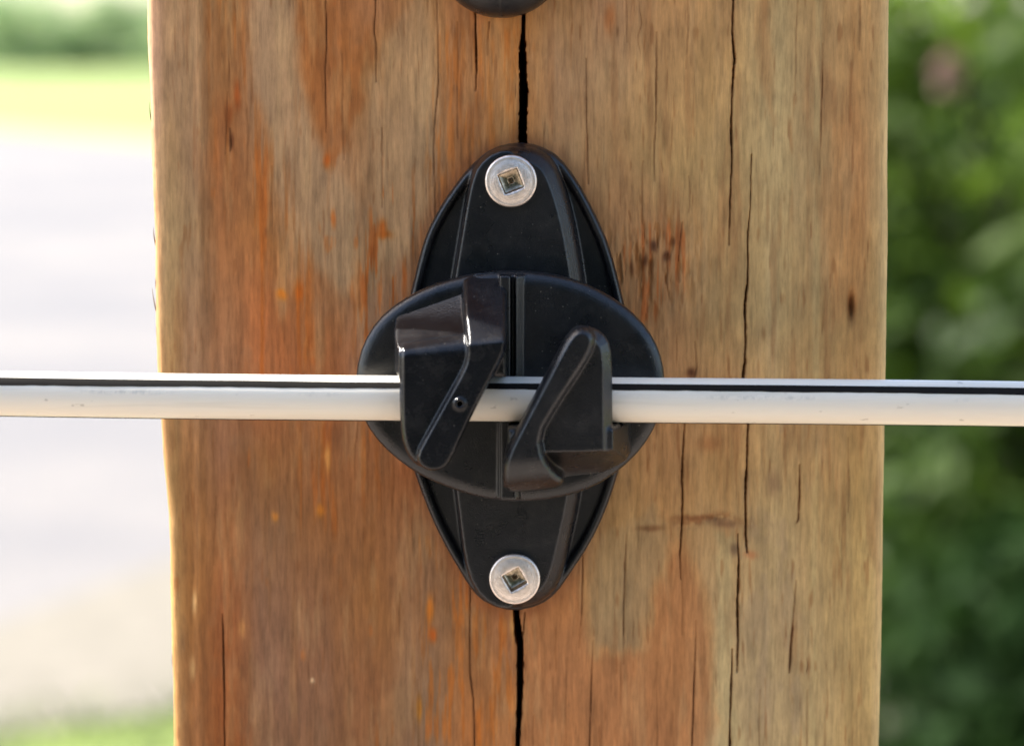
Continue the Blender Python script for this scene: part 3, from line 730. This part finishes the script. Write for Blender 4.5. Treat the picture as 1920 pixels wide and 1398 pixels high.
def limbs_mesh(name, segs):
    vs_, fs = [], []
    for (a, b, r0, r1) in segs:
        a, b = Vector(a), Vector(b); ax = (b-a).normalized(); u = ax.orthogonal().normalized(); w_ = ax.cross(u)
        o = len(vs_)
        for p, r in ((a, r0), ((a+b)/2+u*r0*.5, (r0+r1)/2), (b, r1)):
            for k in range(8):
                an = k*math.pi/4; vs_.append(p+(u*math.cos(an)+w_*math.sin(an))*r)
        for l in range(2):
            for k in range(8): fs.append((o+l*8+k, o+l*8+(k+1) % 8, o+(l+1)*8+(k+1) % 8, o+(l+1)*8+k))
    return pym(name, vs_, fs, True)
def plant(name, loc, rx, h, n_clump, count, leaf, mat, seed, label, cat, group=None, stem=.03, z_low=.12, clump=.3, sunlit_top=False):
    r = np.random.default_rng(seed); root = empty(name, loc); tag(root, label, cat, group)
    cs, rs, segs = [], [], []
    for k in range(n_clump):
        a = r.uniform(0, 2*math.pi); zz = r.uniform(z_low, 1.0)
        rr = rx*math.sqrt(max(0.05, 1-((zz-.5)/.58)**2))*r.uniform(.45, 1.0)
        c = (rr*math.cos(a), rr*math.sin(a), zz*h); cs.append(c); rs.append(rx*clump*r.uniform(.6, 1.3))
        if k % 2 == 0: segs.append(((r.uniform(-.1, .1)*rx, r.uniform(-.1, .1)*rx, h*zz*.35), (c[0]*.9, c[1]*.9, c[2]), stem*.5, stem*.12))
    segs.append(((0, 0, -.03), (0.02*h, 0, h*.75), stem, stem*.35))
    obj('foliage', foliage_mesh('foliage', cs, rs, count, leaf, seed+1, 1.0, sunlit_top), mat, root)
    obj('stem', limbs_mesh('stem', segs), M_BARK, root)
    return root

def build_background():
    # ground sheet out to the horizon
    g = pym('lawn', [(-1500, -1500, GROUND), (1500, -1500, GROUND), (1500, 1500, GROUND), (-1500, 1500, GROUND)], [(0, 1, 2, 3)])
    n = NT('grass_ground'); f = n.noise(2.2, n.coord(), 8, .6); f2 = n.noise(.05, n.coord(), 3)
    c = n.mix(n.ramp(f, [(.3, (.11, .165, .022)), (.7, (.19, .24, .045))]), (.215, .25, .055), n.ramp(f2, [(.4, 0.0), (.7, .6)]))
    n.l(c, n.b.inputs['Base Color']); n.b.inputs['Roughness'].default_value = .9
    tag(obj('lawn', g, n.m), kind='structure')
    # pale gravel drive, 4 mm above the lawn
    near = [(-60, 7.5), (-20, 5.6), (-6, 4.9), (-2.2, 4.1), (-1.0, 4.0), (-.62, 4.35), (-.2, 6.0), (1.5, 8.5), (8, 12), (40, 20)]
    far = [(60, 27), (20, 29), (-4, 34), (-8.5, 43), (-30, 60), (-60, 70)]
    vv = [(x, y, GROUND+.004) for x, y in near+far]
    dm = pym('driveway', vv, [tuple(range(len(vv)))])
    n = NT('pale_gravel'); f = n.noise(38, n.coord(), 6, .7); f2 = n.noise(.45, n.coord(), 5, .6)
    c = n.mix(n.ramp(f, [(.3, (.145, .132, .120)), (.7, (.215, .196, .178)) ]), (.136, .129, .127), n.ramp(f2, [(.40, 0.0), (.58, 1.0)]))
    n.l(c, n.b.inputs['Base Color']); n.b.inputs['Roughness'].default_value = .9; n.l(n.bump(f, .5, .01), n.b.inputs['Normal'])
    tag(obj('driveway', dm, n.m), kind='structure')
    vg = pym('verge', [(x, y, GROUND+.008) for x, y in ((-6, 4.8), (-2.2, 4.05), (-1.0, 3.95), (-.60, 4.2), (-.15, 5.8), (-.5, 6.4), (-.72, 5.7), (-1.05, 4.9), (-1.5, 4.75), (-6, 5.6))], [tuple(range(10))])
    tag(obj('verge', vg, mat_simple('sandy_soil', (.13, .115, .085), (.20, .175, .135), 12, .95, .01)), kind='structure')
    pth = pym('bounce_ground', [(x, y, GROUND+.004) for x, y in ((-30, -40), (30, -40), (30, 1.4), (2.2, 1.1), (.6, .9), (-.7, 1.0), (-2.4, 1.2), (-30, 1.5))], [tuple(range(8))])  # unseen pale ground added to bounce warm light onto post and wire
    n = NT('pale_bounce_sand'); f = n.noise(45, n.coord(), 6, .7); n.l(n.ramp(f, [(.3, (.23, .19, .158)), (.7, (.36, .305, .255))]), n.b.inputs['Base Color']); n.b.inputs['Roughness'].default_value = .9; n.l(n.bump(f, .5, .01), n.b.inputs['Normal'])
    tag(obj('bounce_ground', pth, n.m), kind='structure')
    # grass blades near the post
    r = np.random.default_rng(12); N = 16000
    x = r.uniform(-3.2, 3.2, N); y = r.uniform(-.3, 5.2, N)
    nb = np.interp(x, [p[0] for p in near], [p[1] for p in near]); k = (y < nb-.02+r.normal(size=N)*.05) & (y > 1.15+.1*np.abs(x)); x, y = x[k], y[k]; N = len(x)
    hgt = r.uniform(.03, .085, N); a = r.uniform(0, 2*math.pi, N); lean = r.normal(size=(N, 2))*.03; wd = .0035
    p = np.stack([x, y, np.full(N, GROUND-.002)], 1); dx = np.stack([np.cos(a)*wd, np.sin(a)*wd, 0*a], 1)
    mid = p+np.stack([lean[:, 0]*.4, lean[:, 1]*.4, hgt*.6], 1); tip = p+np.stack([lean[:, 0], lean[:, 1], hgt], 1)
    V = np.stack([p-dx, p+dx, mid+dx*.7, tip], 1).reshape(-1, 3)
    gm = mesh_np('grass', V, np.arange(N*4).reshape(-1, 4), False)
    at = gm.attributes.new('leaf_tone', 'FLOAT', 'POINT'); at.data.foreach_set('value', np.repeat(r.random(N), 4).astype(np.float32))
    go = obj('grass', gm, mat_leaf('grass_blade', (.12, .17, .06), (.26, .28, .14), .4)); tag(go, 'short green lawn grass growing around the foot of the post', 'grass', kind='stuff')
    # shrubs at the right
    bed = pym('shrub_shade_ground', [(x, y, GROUND+.004) for x, y in ((.32, 1.9), (3.2, 2.1), (3.6, 4.2), (3.0, 6.4), (2.4, 7.6), (.5, 7.4), (.36, 5.6), (.3, 3.4))], [tuple(range(7))])  # added dark ground sheet, shade under the shrubs put into its colour
    tag(obj('shrub_shade_ground', bed, mat_simple('shade_dark_ground', (.012, .010, .008), (.05, .038, .028), 30, .95, .02)), kind='structure')
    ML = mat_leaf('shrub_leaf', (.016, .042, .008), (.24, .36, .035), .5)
    ML2 = mat_leaf('shrub_leaf_shade_tone', (.007, .020, .007), (.028, .058, .013), .3, .05)  # shade of the low hedge put into a near-black leaf colour
    plant('garden_shrub', (.84, 3.1, GROUND), .54, 1.24, 90, 14000, .030, ML, 31, 'leafy green shrub close beside the right edge of the post', 'shrub', z_low=.0, sunlit_top=True)
    MP = mat_leaf('blossom_pink', (.20, .11, .09), (.36, .22, .20), .3)
    sh1 = bpy.data.objects['garden_shrub']
    for (fx, fy, fz) in ((.515, 2.82, .020),):
        o = obj('blossom', foliage_mesh('blossom', [(fx-.84, fy-3.1, fz-GROUND)], [.022], 45, .016, int(fx*1000)), MP, sh1)
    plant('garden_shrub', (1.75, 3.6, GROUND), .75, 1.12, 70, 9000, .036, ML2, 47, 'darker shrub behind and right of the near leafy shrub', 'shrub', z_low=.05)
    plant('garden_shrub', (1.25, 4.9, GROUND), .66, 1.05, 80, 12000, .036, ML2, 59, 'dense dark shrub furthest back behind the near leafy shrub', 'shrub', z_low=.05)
    plant('garden_shrub', (1.15, 6.3, GROUND), .85, 1.02, 90, 12000, .05, ML2, 67, 'broad dark shrub at the very back of the shrub group', 'shrub', z_low=.0)
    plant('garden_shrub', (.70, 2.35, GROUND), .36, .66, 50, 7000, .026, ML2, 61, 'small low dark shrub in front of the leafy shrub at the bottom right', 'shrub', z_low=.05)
    for k, (tx_, ty_, hh) in enumerate(((-1.5, -3.4, 2.9), (0.1, -3.1, 3.2), (1.6, -3.6, 2.7))):  # unseen trees added as something dark for the black plastic to reflect
        plant('added_dark_tree', (tx_, ty_, GROUND), 1.05, hh, 60, 7000, .07, ML2, 131+k, ('added dark evergreen tree behind the viewpoint for reflections, left one of three', 'added dark evergreen tree straight behind the viewpoint for reflections, tallest of three', 'added dark evergreen tree behind the viewpoint for reflections, right one of three')[k], 'tree', 'unseen evergreens added for dark reflections', .05, .04, .4)
    # far hedge bushes across the field and the pale trees behind
    MH = mat_leaf('far_tree_leaf', (.30, .42, .20), (.42, .52, .28), .6)
    hb = plant('far_tree', (-46, 250, GROUND), 5.5, 6.0, 60, 3600, .42, MH, 71, 'low rounded tree at the far edge of the field, at the left photo edge', 'tree', 'low trees across the far field', .2, .02, .36)
    for k, (bx, by, lb) in enumerate(((-37.5, 255, 'low rounded tree at the far edge of the field, middle one in view'), (-30.5, 252, 'low rounded tree at the far edge of the field, against the post edge'))):
        c = hb.copy(); C.objects.link(c); c.location = (bx, by, GROUND); c.rotation_euler = (0, 0, 1.1+k*1.7); c['label'] = lb; c.scale = (1, 1, 1.05-.05*k)
        for ch in hb.children:
            q = ch.copy(); C.objects.link(q); q.parent = c
    hb.scale = (1, 1, 1.1)

build_post()
build_insulator()
build_upper_insulator()
build_cable()
build_background()
